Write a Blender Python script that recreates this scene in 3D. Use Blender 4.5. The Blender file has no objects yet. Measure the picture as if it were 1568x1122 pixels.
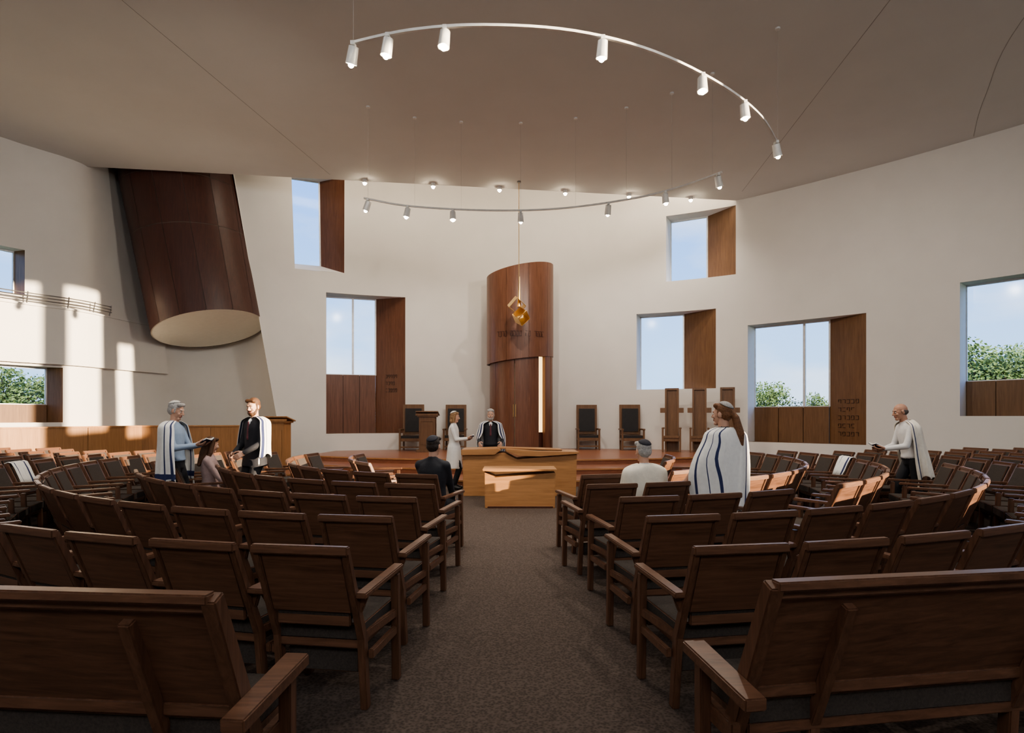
import bpy, bmesh, math, random
from math import sin, cos, pi, sqrt, atan2, radians
from mathutils import Vector, Matrix, Euler
from mathutils.bvhtree import BVHTree
random.seed(7)
S = bpy.context.scene
V = Vector
EYE = 1.55

# ------------------------------------------------------------------ materials
def newmat(name):
    m = bpy.data.materials.new(name); m.use_nodes = True
    nt = m.node_tree
    return m, nt, nt.nodes['Principled BSDF']

def mat(name, col, rough=.6, metal=0, var=.08, scale=8, bump=0, bscale=60, spec=.5):
    m, nt, p = newmat(name)
    p.inputs['Roughness'].default_value = rough
    p.inputs['Metallic'].default_value = metal
    p.inputs['Specular IOR Level'].default_value = spec
    tc = nt.nodes.new('ShaderNodeTexCoord')
    n = nt.nodes.new('ShaderNodeTexNoise'); n.inputs['Scale'].default_value = scale
    n.inputs['Detail'].default_value = 4
    r = nt.nodes.new('ShaderNodeValToRGB')
    r.color_ramp.elements[0].position = .3; r.color_ramp.elements[1].position = .7
    r.color_ramp.elements[0].color = (*[c*(1-var) for c in col], 1)
    r.color_ramp.elements[1].color = (*[min(1, c*(1+var)) for c in col], 1)
    nt.links.new(tc.outputs['Object'], n.inputs['Vector'])
    nt.links.new(n.outputs['Fac'], r.inputs['Fac'])
    nt.links.new(r.outputs['Color'], p.inputs['Base Color'])
    if bump:
        n2 = nt.nodes.new('ShaderNodeTexNoise'); n2.inputs['Scale'].default_value = bscale
        n2.inputs['Detail'].default_value = 3
        b = nt.nodes.new('ShaderNodeBump'); b.inputs['Strength'].default_value = bump
        b.inputs['Distance'].default_value = .02
        nt.links.new(tc.outputs['Object'], n2.inputs['Vector'])
        nt.links.new(n2.outputs['Fac'], b.inputs['Height'])
        nt.links.new(b.outputs['Normal'], p.inputs['Normal'])
    return m

def wood(name, c1, c2, rough=.4, stretch=(14, 14, .9), scale=1.6, coat=0):
    m, nt, p = newmat(name)
    p.inputs['Roughness'].default_value = rough
    p.inputs['Coat Weight'].default_value = coat
    tc = nt.nodes.new('ShaderNodeTexCoord')
    mp = nt.nodes.new('ShaderNodeMapping'); mp.inputs['Scale'].default_value = stretch
    n = nt.nodes.new('ShaderNodeTexNoise'); n.inputs['Scale'].default_value = scale
    n.inputs['Detail'].default_value = 8; n.inputs['Roughness'].default_value = .65
    n.inputs['Distortion'].default_value = .6
    r = nt.nodes.new('ShaderNodeValToRGB')
    r.color_ramp.elements[0].position = .3; r.color_ramp.elements[1].position = .72
    r.color_ramp.elements[0].color = (*c1, 1); r.color_ramp.elements[1].color = (*c2, 1)
    b = nt.nodes.new('ShaderNodeBump'); b.inputs['Strength'].default_value = .08
    b.inputs['Distance'].default_value = .01
    nt.links.new(tc.outputs['Object'], mp.inputs['Vector'])
    nt.links.new(mp.outputs['Vector'], n.inputs['Vector'])
    nt.links.new(n.outputs['Fac'], r.inputs['Fac'])
    nt.links.new(r.outputs['Color'], p.inputs['Base Color'])
    nt.links.new(n.outputs['Fac'], b.inputs['Height'])
    nt.links.new(b.outputs['Normal'], p.inputs['Normal'])
    return m

def emis(name, col, st):
    m, nt, p = newmat(name)
    p.inputs['Base Color'].default_value = (*col, 1)
    p.inputs['Emission Color'].default_value = (*col, 1)
    p.inputs['Emission Strength'].default_value = st
    return m

M_plaster = mat('plaster_wall', (.72, .69, .65), .85, var=.02, scale=1.5, bump=.04, bscale=90)
M_jamb = mat('plaster_jamb', (.88, .87, .86), .7, var=.02)  # white plaster, brightened in colour to stand for sunlight on the jambs
M_ceil = mat('plaster_ceiling', (.66, .65, .63), .9, var=.02, scale=1)
M_seam = mat('seam_dark', (.20, .18, .15), .9)
M_cseam = mat('ceiling_seam', (.38, .36, .34), .9)
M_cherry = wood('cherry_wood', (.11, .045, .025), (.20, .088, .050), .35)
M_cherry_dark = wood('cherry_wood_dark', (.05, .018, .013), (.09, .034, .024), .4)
M_window_wood = wood('window_wood', (.13, .065, .031), (.22, .118, .058), .4)
M_honey = wood('honey_wood', (.28, .14, .058), (.42, .22, .10), .4)
M_honeyH = wood('honey_wood_horizontal', (.34, .165, .066), (.50, .26, .112), .38, stretch=(.9, 14, 14))
M_stage = wood('stage_floor_wood', (.20, .076, .040), (.32, .130, .070), .28, stretch=(.6, 10, 10))
M_oak = wood('chair_oak', (.095, .046, .027), (.20, .098, .058), .34, stretch=(16, 16, 1.1), scale=2.5)
M_oakH = wood('chair_oak_horizontal', (.095, .046, .027), (.21, .103, .061), .34, stretch=(1.1, 16, 16), scale=2.5)
M_cush = mat('seat_upholstery', (.058, .045, .037), .9, var=.25, scale=90, bump=.3, bscale=300)
M_leather = mat('black_upholstery', (.018, .015, .014), .5, var=.2)
M_white_metal = mat('white_metal', (.75, .74, .72), .35, .1)
M_alu = mat('window_frame_metal', (.68, .69, .70), .4, .3)
M_steel = mat('steel', (.35, .34, .33), .35, .9)
M_wire = mat('cable_grey', (.45, .43, .41), .6)
M_gold = mat('brass', (.85, .60, .28), .32, 1.0, var=.05)
M_glow = emis('ark_glow', (1, .68, .30), 1.7)
M_lamp = emis('lamp_lens', (1, .86, .62), 120)
M_letter = mat('inscription_dark', (.03, .015, .01), .5)
M_soffit = mat('cream_soffit', (.86, .83, .74), .8, var=.02)

def carpet():
    m, nt, p = newmat('carpet')
    p.inputs['Roughness'].default_value = .95
    p.inputs['Specular IOR Level'].default_value = .15
    tc = nt.nodes.new('ShaderNodeTexCoord')
    v = nt.nodes.new('ShaderNodeTexVoronoi'); v.inputs['Scale'].default_value = 60
    n = nt.nodes.new('ShaderNodeTexNoise'); n.inputs['Scale'].default_value = 35
    n.inputs['Detail'].default_value = 6
    mx = nt.nodes.new('ShaderNodeMath'); mx.operation = 'MULTIPLY'
    r = nt.nodes.new('ShaderNodeValToRGB')
    r.color_ramp.elements[0].position = .05; r.color_ramp.elements[1].position = .4
    r.color_ramp.elements[0].color = (.058, .044, .037, 1)
    r.color_ramp.elements[1].color = (.120, .092, .077, 1)
    b = nt.nodes.new('ShaderNodeBump'); b.inputs['Strength'].default_value = .5
    b.inputs['Distance'].default_value = .01
    L = nt.links.new
    L(tc.outputs['Object'], v.inputs['Vector']); L(tc.outputs['Object'], n.inputs['Vector'])
    L(v.outputs['Distance'], mx.inputs[0]); L(n.outputs['Fac'], mx.inputs[1])
    L(mx.outputs[0], r.inputs['Fac']); L(r.outputs['Color'], p.inputs['Base Color'])
    L(mx.outputs[0], b.inputs['Height']); L(b.outputs['Normal'], p.inputs['Normal'])
    return m
M_carpet = carpet()

def glassmat():
    m = bpy.data.materials.new('window_glass'); m.use_nodes = True
    nt = m.node_tree; nt.nodes.clear()
    o = nt.nodes.new('ShaderNodeOutputMaterial'); mx = nt.nodes.new('ShaderNodeMixShader')
    t = nt.nodes.new('ShaderNodeBsdfTransparent'); g = nt.nodes.new('ShaderNodeBsdfGlossy')
    g.inputs['Roughness'].default_value = .12
    mx.inputs[0].default_value = .015
    nt.links.new(t.outputs[0], mx.inputs[1]); nt.links.new(g.outputs[0], mx.inputs[2])
    nt.links.new(mx.outputs[0], o.inputs[0])
    return m
M_glass = glassmat()

# ------------------------------------------------------------------ mesh builder
def link(o, parent=None):
    S.collection.objects.link(o)
    if parent: o.parent = parent
    return o

def sharp(me, ang=35):
    me.shade_smooth()
    try: me.set_sharp_from_angle(angle=radians(ang))
    except Exception: pass

class MB:
    def __init__(s): s.v = []; s.f = []; s.m = []; s.mats = []
    def mi(s, m):
        if m not in s.mats: s.mats.append(m)
        return s.mats.index(m)
    def add(s, vs, fs, m):
        o = len(s.v); i = s.mi(m)
        s.v += [V(p) for p in vs]
        for f in fs: s.f.append([a+o for a in f]); s.m.append(i)
    def quad(s, pts, m): s.add(pts, [list(range(len(pts)))], m)
    def box(s, c, size, m, rot=None):
        c = V(c); vs = []
        for sx in (-.5, .5):
            for sy in (-.5, .5):
                for sz in (-.5, .5):
                    p = V((sx*size[0], sy*size[1], sz*size[2]))
                    if rot: p = rot @ p
                    vs.append(c+p)
        s.add(vs, [(0,1,3,2),(4,6,7,5),(0,4,5,1),(2,3,7,6),(0,2,6,4),(1,5,7,3)], m)
    def beam(s, p0, p1, w, h, m, side=(1, 0, 0), w1=None, h1=None):
        p0 = V(p0); p1 = V(p1); t = (p1-p0).normalized(); sd = V(side)
        sd = (sd-t*sd.dot(t)).normalized(); u = t.cross(sd)
        w1 = w1 or w; h1 = h1 or h; vs = []
        for p, ww, hh in ((p0, w, h), (p1, w1, h1)):
            for a, b in ((-1,-1),(1,-1),(1,1),(-1,1)):
                vs.append(p+sd*(a*ww/2)+u*(b*hh/2))
        s.add(vs, [(0,3,2,1),(4,5,6,7),(0,1,5,4),(1,2,6,5),(2,3,7,6),(3,0,4,7)], m)
    def cyl(s, p0, p1, r0, r1, m, n=14, cap=None):
        p0 = V(p0); p1 = V(p1); t = (p1-p0).normalized()
        a = t.orthogonal().normalized(); b = t.cross(a)
        vs = [p0+(a*cos(2*pi*i/n)+b*sin(2*pi*i/n))*r0 for i in range(n)]
        vs += [p1+(a*cos(2*pi*i/n)+b*sin(2*pi*i/n))*r1 for i in range(n)]
        s.add(vs, [(i,(i+1)%n,n+(i+1)%n,n+i) for i in range(n)]+[list(range(n))[::-1]], m)
        s.add(vs[n:], [list(range(n))], cap or m)
    def prism(s, poly, z0, z1, m, side=None):
        n = len(poly)
        vs = [(p[0], p[1], z0) for p in poly]+[(p[0], p[1], z1) for p in poly]
        s.add(vs, [list(range(n))[::-1], list(range(n, 2*n))], m)
        s.add(vs, [(i,(i+1)%n,n+(i+1)%n,n+i) for i in range(n)], side or m)
    def part(s, vf, m): s.add(vf[0], vf[1], m)
    def mesh(s, name, bevel=0, smooth=None):
        me = bpy.data.meshes.new(name)
        me.from_pydata([tuple(p) for p in s.v], [], s.f)
        for m in s.mats: me.materials.append(m)
        for p, i in zip(me.polygons, s.m): p.material_index = i
        if bevel:
            bm = bmesh.new(); bm.from_mesh(me)
            bmesh.ops.recalc_face_normals(bm, faces=bm.faces)
            bmesh.ops.bevel(bm, geom=list(bm.edges), offset=bevel, segments=2, affect='EDGES', clamp_overlap=True)
            bm.to_mesh(me); bm.free()
        if smooth: sharp(me, smooth)
        return me
    def obj(s, name, bevel=0, smooth=None, parent=None, loc=(0,0,0), rz=0):
        o = bpy.data.objects.new(name, s.mesh(name, bevel, smooth))
        o.location = loc; o.rotation_euler = (0, 0, rz)
        return link(o, parent)

def empty(name, loc=(0,0,0), rz=0):
    e = bpy.data.objects.new(name, None); e.location = loc; e.rotation_euler = (0,0,rz)
    e.empty_display_size = .2
    return link(e)

def catmull(pts, sub):
    out = []
    n = len(pts)
    for i in range(n-1):
        p0 = pts[max(0, i-1)]; p1 = pts[i]; p2 = pts[i+1]; p3 = pts[min(n-1, i+2)]
        for k in range(sub):
            t = k/sub
            out.append(tuple(.5*((2*b)+(-a+c)*t+(2*a-5*b+4*c-d)*t*t+(-a+3*b-3*c+d)*t**3)
                             for a, b, c, d in zip(p0, p1, p2, p3)))
    out.append(tuple(pts[-1]))
    return out

# ------------------------------------------------------------------ room shell
CZ = 8.6; RZ = 11.2
def q(x, y): return (x, y, x, y)
ctrl = [q(14.5,-4), q(14.5,-1), q(14.5,2), q(14.5,5), q(14.5,8), q(14.2,10.8), q(13.4,13), q(12.3,14.5), q(11.6,15.35),
        q(10.7,16.4), q(9.64,17.5), q(8.5,18.6), q(7.3,19.6), q(5.9,20.4), q(4.36,21.0), q(2.2,21.5), q(0,21.6),
        q(-2,21.3), q(-3.6,20.8), q(-5,20.4), q(-6.15,19.95), (-7.0,19.55,-7.4,19.4), (-7.3,19.4,-8.55,18.9),
        (-7.35,19.5,-8.65,19.0), (-7.8,20.6,-9.2,20.4), (-9.0,21.3,-10.3,21.2), (-10.5,20.7,-11.6,20.6),
        (-11.2,19.2,-12.1,19.0), (-11.75,17.6,-12.0,17.4), (-12.05,16.5,-12.05,16.5), q(-12.9,15.1), q(-13.9,12.5),
        q(-14.5,9), q(-14.5,5), q(-14.5,2), q(-14.5,-1), q(-14.5,-4)]
SUB = 4
path = catmull(ctrl, SUB)
NP = len(path)-1
def P(t, z):
    i = min(int(t), NP-1); f = t-i
    a, b = path[i], path[i+1]
    c = [x*(1-f)+y*f for x, y in zip(a, b)]
    k = z/CZ
    return V((c[0]*(1-k)+c[2]*k, c[1]*(1-k)+c[3]*k, z))
def t_of(b, z=3):
    ang = atan2(b, 1)
    n = 3000
    for i in range(n+1):
        t = NP*i/n; p = P(t, z)
        if atan2(p.x, p.y) <= ang: return t
    return NP
def B(px): return (px-784)/920

wins = [
    dict(n='window_1', l=B(449), r=B(528), zb=6.37, zt=9.6, sill=6.37, sp=.44, d=.8, mul=None),
    dict(n='window_2', l=B(500), r=B(621), zb=.99, zt=5.68, sill=3.0, sp=.36, d=.7, mul=.54),
    dict(n='window_3', l=B(1020), r=B(1127), zb=6.2, zt=8.45, sill=6.2, sp=.45, d=.7, mul=None),
    dict(n='window_4', l=B(975), r=B(1097), zb=2.5, zt=5.14, sill=2.5, sp=.43, d=.7, mul=None),
    dict(n='window_5', l=B(1145), r=B(1327), zb=.75, zt=4.5, sill=1.86, sp=.33, d=.6, mul=.68),
    dict(n='window_6', l=B(1470), r=B(1660), zb=1.57, zt=5.0, sill=2.47, sp=.2, d=.55, mul=None),
    dict(n='window_7', l=B(-170), r=B(97), zb=1.40, zt=2.88, sill=1.87, sp=.06, d=.4, mul=None),
    dict(n='window_8', l=B(-80), r=B(38), zb=4.7, zt=5.87, sill=4.7, sp=.04, d=.4, mul=None),
    dict(n='window_9', l=14.5/2.5, r=14.5/1.0, zb=2.6, zt=8.3, sill=2.6, sp=.0, d=.15, mul=None),
    dict(n='window_10', l=14.5/3.9, r=14.5/3.0, zb=2.4, zt=8.3, sill=2.4, sp=.0, d=.15, mul=None),
    dict(n='window_11', l=14.5/5.2, r=14.5/4.3, zb=5.2, zt=8.3, sill=5.2, sp=.0, d=.15, mul=None),
    dict(n='window_12', l=14.5/6.1, r=14.5/5.6, zb=5.0, zt=7.2, sill=5.0, sp=.0, d=.15, mul=None),
]
for w in wins:
    zz = (w['zb']+w['zt'])/2
    w['tl'] = t_of(w['l'], zz); w['tr'] = t_of(w['r'], zz)
ts = set(float(i) for i in range(NP+1)); zs = {0., 1.3, CZ, RZ}
for w in wins:
    ts |= {w['tl'], w['tr']}; zs |= {w['zb'], w['zt']}
ts = sorted(ts); zs = sorted(zs)
groups = {'wall_right': MB(), 'wall_back': MB(), 'wall_left': MB()}
for name, mb in groups.items():
    idx = {}
    for i in range(len(ts)-1):
        tm = (ts[i]+ts[i+1])/2
        ti = tm/SUB
        g = 'wall_right' if ti < 9 else ('wall_back' if ti < 23 else 'wall_left')
        if g != name: continue
        for j in range(len(zs)-1):
            zm = (zs[j]+zs[j+1])/2
            if any(w['tr'] < tm < w['tl'] and w['zb'] < zm < w['zt'] for w in wins): continue
            f = []
            for a, b in ((i, j), (i+1, j), (i+1, j+1), (i, j+1)):
                if (a, b) not in idx:
                    idx[(a, b)] = len(mb.v); mb.v.append(P(ts[a], zs[b]))
                f.append(idx[(a, b)])
            mb.f.append(f); mb.m.append(mb.mi(M_plaster))
    mb.obj(name, smooth=50)
rb = MB(); rb.box((0, -4.1, RZ/2), (29.2, .2, RZ), M_plaster); rb.obj('wall_rear')

for w in wins:
    tl, tr = w['tl'], w['tr']; zb, zt, sl = w['zb'], w['zt'], w['sill']
    zm = (zb+zt)/2
    a = P(tl, zm); b = P(tr, zm)
    u = (b-a); u.z = 0; u.normalize()
    n = V((-u.y, u.x, 0))
    if n.dot(V((a.x, a.y-8, 0))) < 0: n = -n
    D = w['d']
    def inner(z):
        k = 8
        return [P(tl+(tr-tl)*i/k, z) for i in range(k+1)]
    def gl(f, z):
        L = P(tl, z); R = P(tr, z)
        return L.lerp(R, f)+n*D
    fr = 1-w['sp']
    e = empty(w['n'])
    mb = MB()
    mb.quad(inner(zt)+[gl(fr, zt), gl(0, zt)], M_jamb)
    mb.quad(inner(zb)+[gl(fr, zb), gl(0, zb)], M_window_wood if sl > zb else M_jamb)
    mb.quad([P(tl, zb), P(tl, zt), gl(0, zt), gl(0, zb)], M_jamb)
    wm = M_cherry if w['n'] in ('window_1', 'window_2') else M_window_wood
    mb.quad([P(tr, zb), P(tr, zt), gl(fr, zt), gl(fr, zb)], wm if w['sp'] > 0 else M_jamb)
    if w['n'] == 'window_1':
        mb.quad([P(tl, zb), P(tr, zb), gl(fr, zb+.35), gl(0, zb+.35)], M_jamb)
    mb.obj('reveal', parent=e)
    if sl > zb+.05:
        mb = MB()
        cuts = [0, .34, .67, 1]
        for c0, c1 in zip(cuts[:-1], cuts[1:]):
            p = [gl(fr*c0+.003, zb), gl(fr*c1-.003, zb), gl(fr*c1-.003, sl), gl(fr*c0+.003, sl)]
            mb.add([x-n*.05 for x in p]+[x+n*.01 for x in p], [(0,1,2,3),(7,6,5,4),(0,4,5,1),(1,5,6,2),(2,6,7,3),(3,7,4,0)], wm)
        p = [gl(0, zb), gl(fr, zb), gl(fr, sl), gl(0, sl)]
        mb.quad([x+n*.02 for x in p], M_cherry_dark)
        mb.obj('apron_panel', parent=e)
    mb = MB()
    fw = .05
    def bar(p0, p1): mb.beam(p0, p1, fw, fw, M_alu, side=n)
    bar(gl(0, sl), gl(0, zt)); bar(gl(fr, sl), gl(fr, zt)); bar(gl(0, sl), gl(fr, sl)); bar(gl(0, zt-.02), gl(fr, zt-.02))
    if w['mul']: mb.beam(gl(fr*w['mul'], sl), gl(fr*w['mul'], zt), .07, .07, M_alu, side=n)
    mb.obj('frame', parent=e)
    if w['sp'] > 0:
        mb = MB(); mb.quad([gl(0, sl), gl(fr, sl), gl(fr, zt), gl(0, zt)], M_glass); mb.obj('glass_pane', parent=e)
    if w['n'] in ('window_2', 'window_5'):
        rows, z0, f0, f1 = ((3, 2.9, .35, .75) if w['n'] == 'window_2' else (5, 1.95, .25, .85))
        mb = MB()
        for rI in range(rows):
            z = z0-rI*.24
            for c in range(5 if rI % 2 == 0 else 4):
                f = f0+(f1-f0)*c/5
                def sp(ff, zz):
                    return gl(fr, zz).lerp(P(tr, zz), ff)
                nn = (P(tr, z)-gl(fr, z)).cross(V((0, 0, 1))).normalized()
                if nn.dot(V((0, 0, z))-sp(.5, z)) < 0: nn = -nn
                dd = (f1-f0)/5*.62
                def st(fa, za, fb, zb_):
                    mb.beam(sp(f+fa*dd, z+za)+nn*.006, sp(f+fb*dd, z+zb_)+nn*.006, .012, .01, M_letter, side=(0, 0, 1) if abs(za-zb_) < .01 else (1, 0, 0))
                st(0, .11, 1, .11)
                if random.random() < .8: st(1, .11, 1, 0)
                if random.random() < .5: st(0, 0, 1, 0)
                if random.random() < .5: st(.1, .11, .1, .04)
        mb.obj('inscription', parent=e)

# floor, roof, ceiling
base = [(P(float(i), 0).x, P(float(i), 0).y) for i in range(0, NP+1)]
fl = MB(); fl.prism([(x*1.01, y*1.005) for x, y in base], -.25, 0, M_carpet); fl.obj('floor')
rf = MB(); rf.box((0, 9, RZ+.1), (32, 28, .2), M_plaster); rf.obj('roof_slab')
tcR = 12*SUB; tcL = 28*SUB+2
poly = [P(float(i), CZ) for i in range(0, tcR+1)]+[P(float(i), CZ) for i in range(tcL, NP+1)]
ce = MB(); ce.prism([(p.x*1.002, p.y) for p in poly], CZ, CZ+.18, M_ceil); ce.obj('ceiling')
sm = MB()
def seam(pts):
    for a, b in zip(pts[:-1], pts[1:]):
        sm.beam((a[0], a[1], CZ-.001), (b[0], b[1], CZ-.001), .012, .004, M_cseam, side=(1, 0, 0))
seam([(-6.8,4),(-6.6,10.2),(-5.3,17.5)]); seam([(6.2,4),(6.4,10.2),(7.2,18.8)])
seam(catmull([(7.4,4),(8.9,10.2),(10.4,13.2),(11.6,15.1)], 8))
sm.obj('trim_1')

# left wall parapet + ledges + railing
pb = MB()
tA = t_of(B(250), 3.6); tB_ = t_of(-1.3, 3.6)
N = 40
def inward(t, z, d):
    p = P(t, z); a = P(min(NP, t+.5), z); b = P(max(0, t-.5), z)
    u = (a-b).normalized(); n = V((-u.y, u.x, 0))
    if n.dot(V((-p.x, 8-p.y, 0))) < 0: n = -n
    return p+n*d
for i in range(N):
    t0 = tA+(tB_-tA)*i/N; t1 = tA+(tB_-tA)*(i+1)/N
    for z0, z1, d in ((2.95, 4.47, .12), (4.44, 4.49, .16)):
        p = [inward(t0, z0, d), inward(t1, z0, d), inward(t1, z1, d), inward(t0, z1, d)]
        o = [inward(t0, z0, 0), inward(t1, z0, 0), inward(t1, z1, 0), inward(t0, z1, 0)]
        pb.add(p+o, [(0,1,2,3),(0,4,5,1),(3,2,6,7)], M_plaster)
pb.obj('parapet_wall', smooth=30)
rl = MB()
t1 = t_of(B(160), 4.6)
for zz in (4.58, 4.66, 4.74):
    pts = [inward(t1+(tB_-t1)*i/24, zz, .22) for i in range(25)]
    for a, b in zip(pts[:-1], pts[1:]): rl.cyl(a, b, .014, .014, M_steel, 8)
for i in range(0, 25, 4):
    a = inward(t1+(tB_-t1)*i/24, 4.45, .14); b = inward(t1+(tB_-t1)*i/24, 4.78, .22)
    rl.cyl(a, b, .016, .016, M_steel, 8)
rl.obj('balcony_railing', smooth=40)

# wainscot
wp = [(-14.2,8),(-14.0,11),(-13.55,12.9),(-12.75,14.9),(-11.8,16.7),(-11.15,18.1),(-9.3,18.55),(-7.35,18.8)]
mb = MB()
for a, b in zip(wp[:-1], wp[1:]):
    a = V((*a, 0)); b = V((*b, 0)); k = max(1, int((b-a).length/1.1))
    for i in range(k):
        c = a.lerp(b, i/k); d = a.lerp(b, (i+1)/k); g = (d-c).normalized()*.006
        mb.beam(c+g+V((0,0,.64)), d-g+V((0,0,.64)), 1.22, .05, M_honey, side=(0,0,1))
    mb.beam(a+V((0,0,1.27)), b+V((0,0,1.27)), .04, .11, M_honeyH, side=(0,0,1))
    mb.beam(a+V((0,0,.05)), b+V((0,0,.05)), .1, .07, M_cherry_dark, side=(0,0,1))
mb.obj('trim_2')

# leaning wood drum
e = empty('leaning_wood_drum')
def drumP(phi, z, r0=0):
    k = (z-4.3)/(9.4-4.3)
    cx = -9.6-.95*k; cy = 19.1; r = 1.66+.1*k+r0
    return V((cx+r*sin(phi), cy-r*cos(phi), z))
def cutz(phi): return 4.32+.25*1.65*sin(phi)+.12*1.65*cos(phi)
mb = MB()
NC = 14; rows = [0, .52, .82, 1.0]
for c in range(NC):
    for r in range(3):
        p0 = 2*pi*c/NC; p1 = 2*pi*(c+1)/NC
        sub = 5; g = .004
        vs = []
        for i in range(sub+1):
            ph = p0+g+(p1-p0-2*g)*i/sub
            zb = cutz(ph)+(9.6-cutz(ph))*rows[r]+(.008 if r else 0); zt = cutz(ph)+(9.6-cutz(ph))*rows[r+1]-.008
            vs += [drumP(ph, zb), drumP(ph, zt)]
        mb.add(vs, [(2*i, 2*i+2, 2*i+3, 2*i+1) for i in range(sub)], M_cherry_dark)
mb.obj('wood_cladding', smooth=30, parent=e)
mb = MB(); n = 64
vs = []
for i in range(n):
    ph = 2*pi*i/n; vs += [drumP(ph, cutz(ph)+.004, -.025), drumP(ph, 9.6, -.025)]
mb.add(vs, [(2*i, (2*i+2) % (2*n), (2*i+3) % (2*n), 2*i+1) for i in range(n)], M_seam)
mb.add([drumP(2*pi*i/n, cutz(2*pi*i/n)+.01, 0) for i in range(n)], [list(range(n))], M_soffit)
mb.obj('drum_core', parent=e)

# ------------------------------------------------------------------ dais
wx = sorted([(P(float(i), 0).x, P(float(i), 0).y) for i in range(8*SUB, 23*SUB+1)])
def wall_y(x):
    for a, b in zip(wx[:-1], wx[1:]):
        if a[0] <= x <= b[0]: return a[1]+(b[1]-a[1])*(x-a[0])/(b[0]-a[0]+1e-9)
    return 15
dm = MB()
for k, (a_, b_, z0, z1) in enumerate(((10.2, 8.7, 0, .14), (9.4, 7.35, .14, .28), (8.8, 6.1, .28, .42))):
    arc = []
    for i in range(0, 181):
        th = pi*i/180
        x = .3+a_*cos(th); y = 22-b_*sin(th)
        if -6.1 < x < 10 and y < wall_y(x)-.03: arc.append((x, y))
    xr, xl = arc[0][0], arc[-1][0]
    back = [(x, y-.02) for x, y in wx if xl < x < xr]
    dm.prism(arc+back, z0, z1, M_stage, M_stage)
    for p0, p1 in zip(arc[:-1], arc[1:]):
        dm.beam((p0[0], p0[1]-.012, z1-.018), (p1[0], p1[1]-.012, z1-.018), .036, .03, M_honeyH, side=(0,0,1))
dm.obj('dais_platform', smooth=30)

# ------------------------------------------------------------------ ark
e = empty('torah_ark')
AC = V((.27, 20.25, 0))
def arcwall(mb, r, ph0, ph1, zb, zt, m, n=20, th=.05):
    vs = []
    for i in range(n+1):
        ph = radians(ph0+(ph1-ph0)*i/n); d = V((sin(ph), -cos(ph), 0))
        b = zb(d.x) if callable(zb) else zb; t = zt(d.x) if callable(zt) else zt
        o = AC+d*r; q_ = AC+d*(r-th)
        vs += [V((o.x,o.y,b)), V((o.x,o.y,t)), V((q_.x,q_.y,t)), V((q_.x,q_.y,b))]
    fs = []
    for i in range(n):
        a = 4*i; b = a+4
        fs += [(a, b, b+1, a+1), (a+1, b+1, b+2, a+2), (a+3, a+2, b+2, b+3), (a, a+3, b+3, b)]
    fs += [(0,1,2,3), (4*n+3, 4*n+2, 4*n+1, 4*n)]
    mb.add(vs, fs, m)
mb = MB()
edges = [-150, -100, -62, -24, 14, 52, 100, 150]
for a, b in zip(edges[:-1], edges[1:]):
    arcwall(mb, 1.12, a+.25, b-.25, lambda s: 3.42+.13*s, lambda s: 6.42+.21*s, M_cherry)
arcwall(mb, 1.09, -150, 150, lambda s: 3.45+.13*s, lambda s: 6.38+.21*s, M_seam, 40, .03)
mb.add([AC+V((1.08*sin(2*pi*i/40), -1.08*cos(2*pi*i/40), 6.3+.21*sin(2*pi*i/40))) for i in range(40)], [list(range(40))], M_cherry_dark)
mb.add([AC+V((1.08*sin(2*pi*i/40), -1.08*cos(2*pi*i/40), 3.46+.13*sin(2*pi*i/40))) for i in range(40)], [list(range(40))], M_cherry_dark)
mb.obj('upper_drum', smooth=30, parent=e)
mb = MB()
for a, b in ((-150, -92), (-92, -52), (-52, -11), (-10, 36)):
    arcwall(mb, 1.02, a+.3, b-.3, .42, 3.5, M_cherry)
arcwall(mb, 1.10, 47, 66, .42, 3.6, M_cherry, 6, .1); arcwall(mb, 1.10, 69, 150, .42, 3.6, M_cherry, 20, .05)
arcwall(mb, 1.04, -100, 36.5, .42, .56, M_cherry_dark, 20, .06)
for ph in (-12.5, -8.5):
    d = V((sin(radians(ph)), -cos(radians(ph)), 0)); p = AC+d*1.05
    mb.cyl((p.x, p.y, 1.55), (p.x, p.y, 1.95), .014, .014, M_gold, 8)
mb.obj('ark_doors', smooth=30, parent=e)
mb = MB()
arcwall(mb, .97, 35, 48, 1.05, 3.5, M_glow, 8, .03); arcwall(mb, 1.05, 66.5, 68.6, 1.05, 3.55, M_glow, 2, .03)
arcwall(mb, .97, 35, 48, .42, 1.05, M_cherry_dark, 8, .03)
mb.obj('light_strip', parent=e)
mb = MB()
for c in range(17):
    if c in (4, 9, 12): continue
    ph = -40+c*5.0; d = V((sin(radians(ph)), -cos(radians(ph)), 0)); tn = V((cos(radians(ph)), sin(radians(ph)), 0))
    o = AC+d*1.128+V((0,0,4.13))
    def st(x0, z0, x1, z1):
        mb.beam(o+tn*x0+V((0,0,z0)), o+tn*x1+V((0,0,z1)), .014, .012, M_cherry_dark, side=tn if abs(z0-z1) > .01 else (0,0,1))
    st(-.03, .16, .035, .16)
    if random.random() < .8: st(.035, .16, .035, 0)
    if random.random() < .5: st(-.03, 0, .035, 0)
    if random.random() < .5: st(-.03, .1, -.03, 0)
mb.obj('inscription', parent=e)

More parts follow.
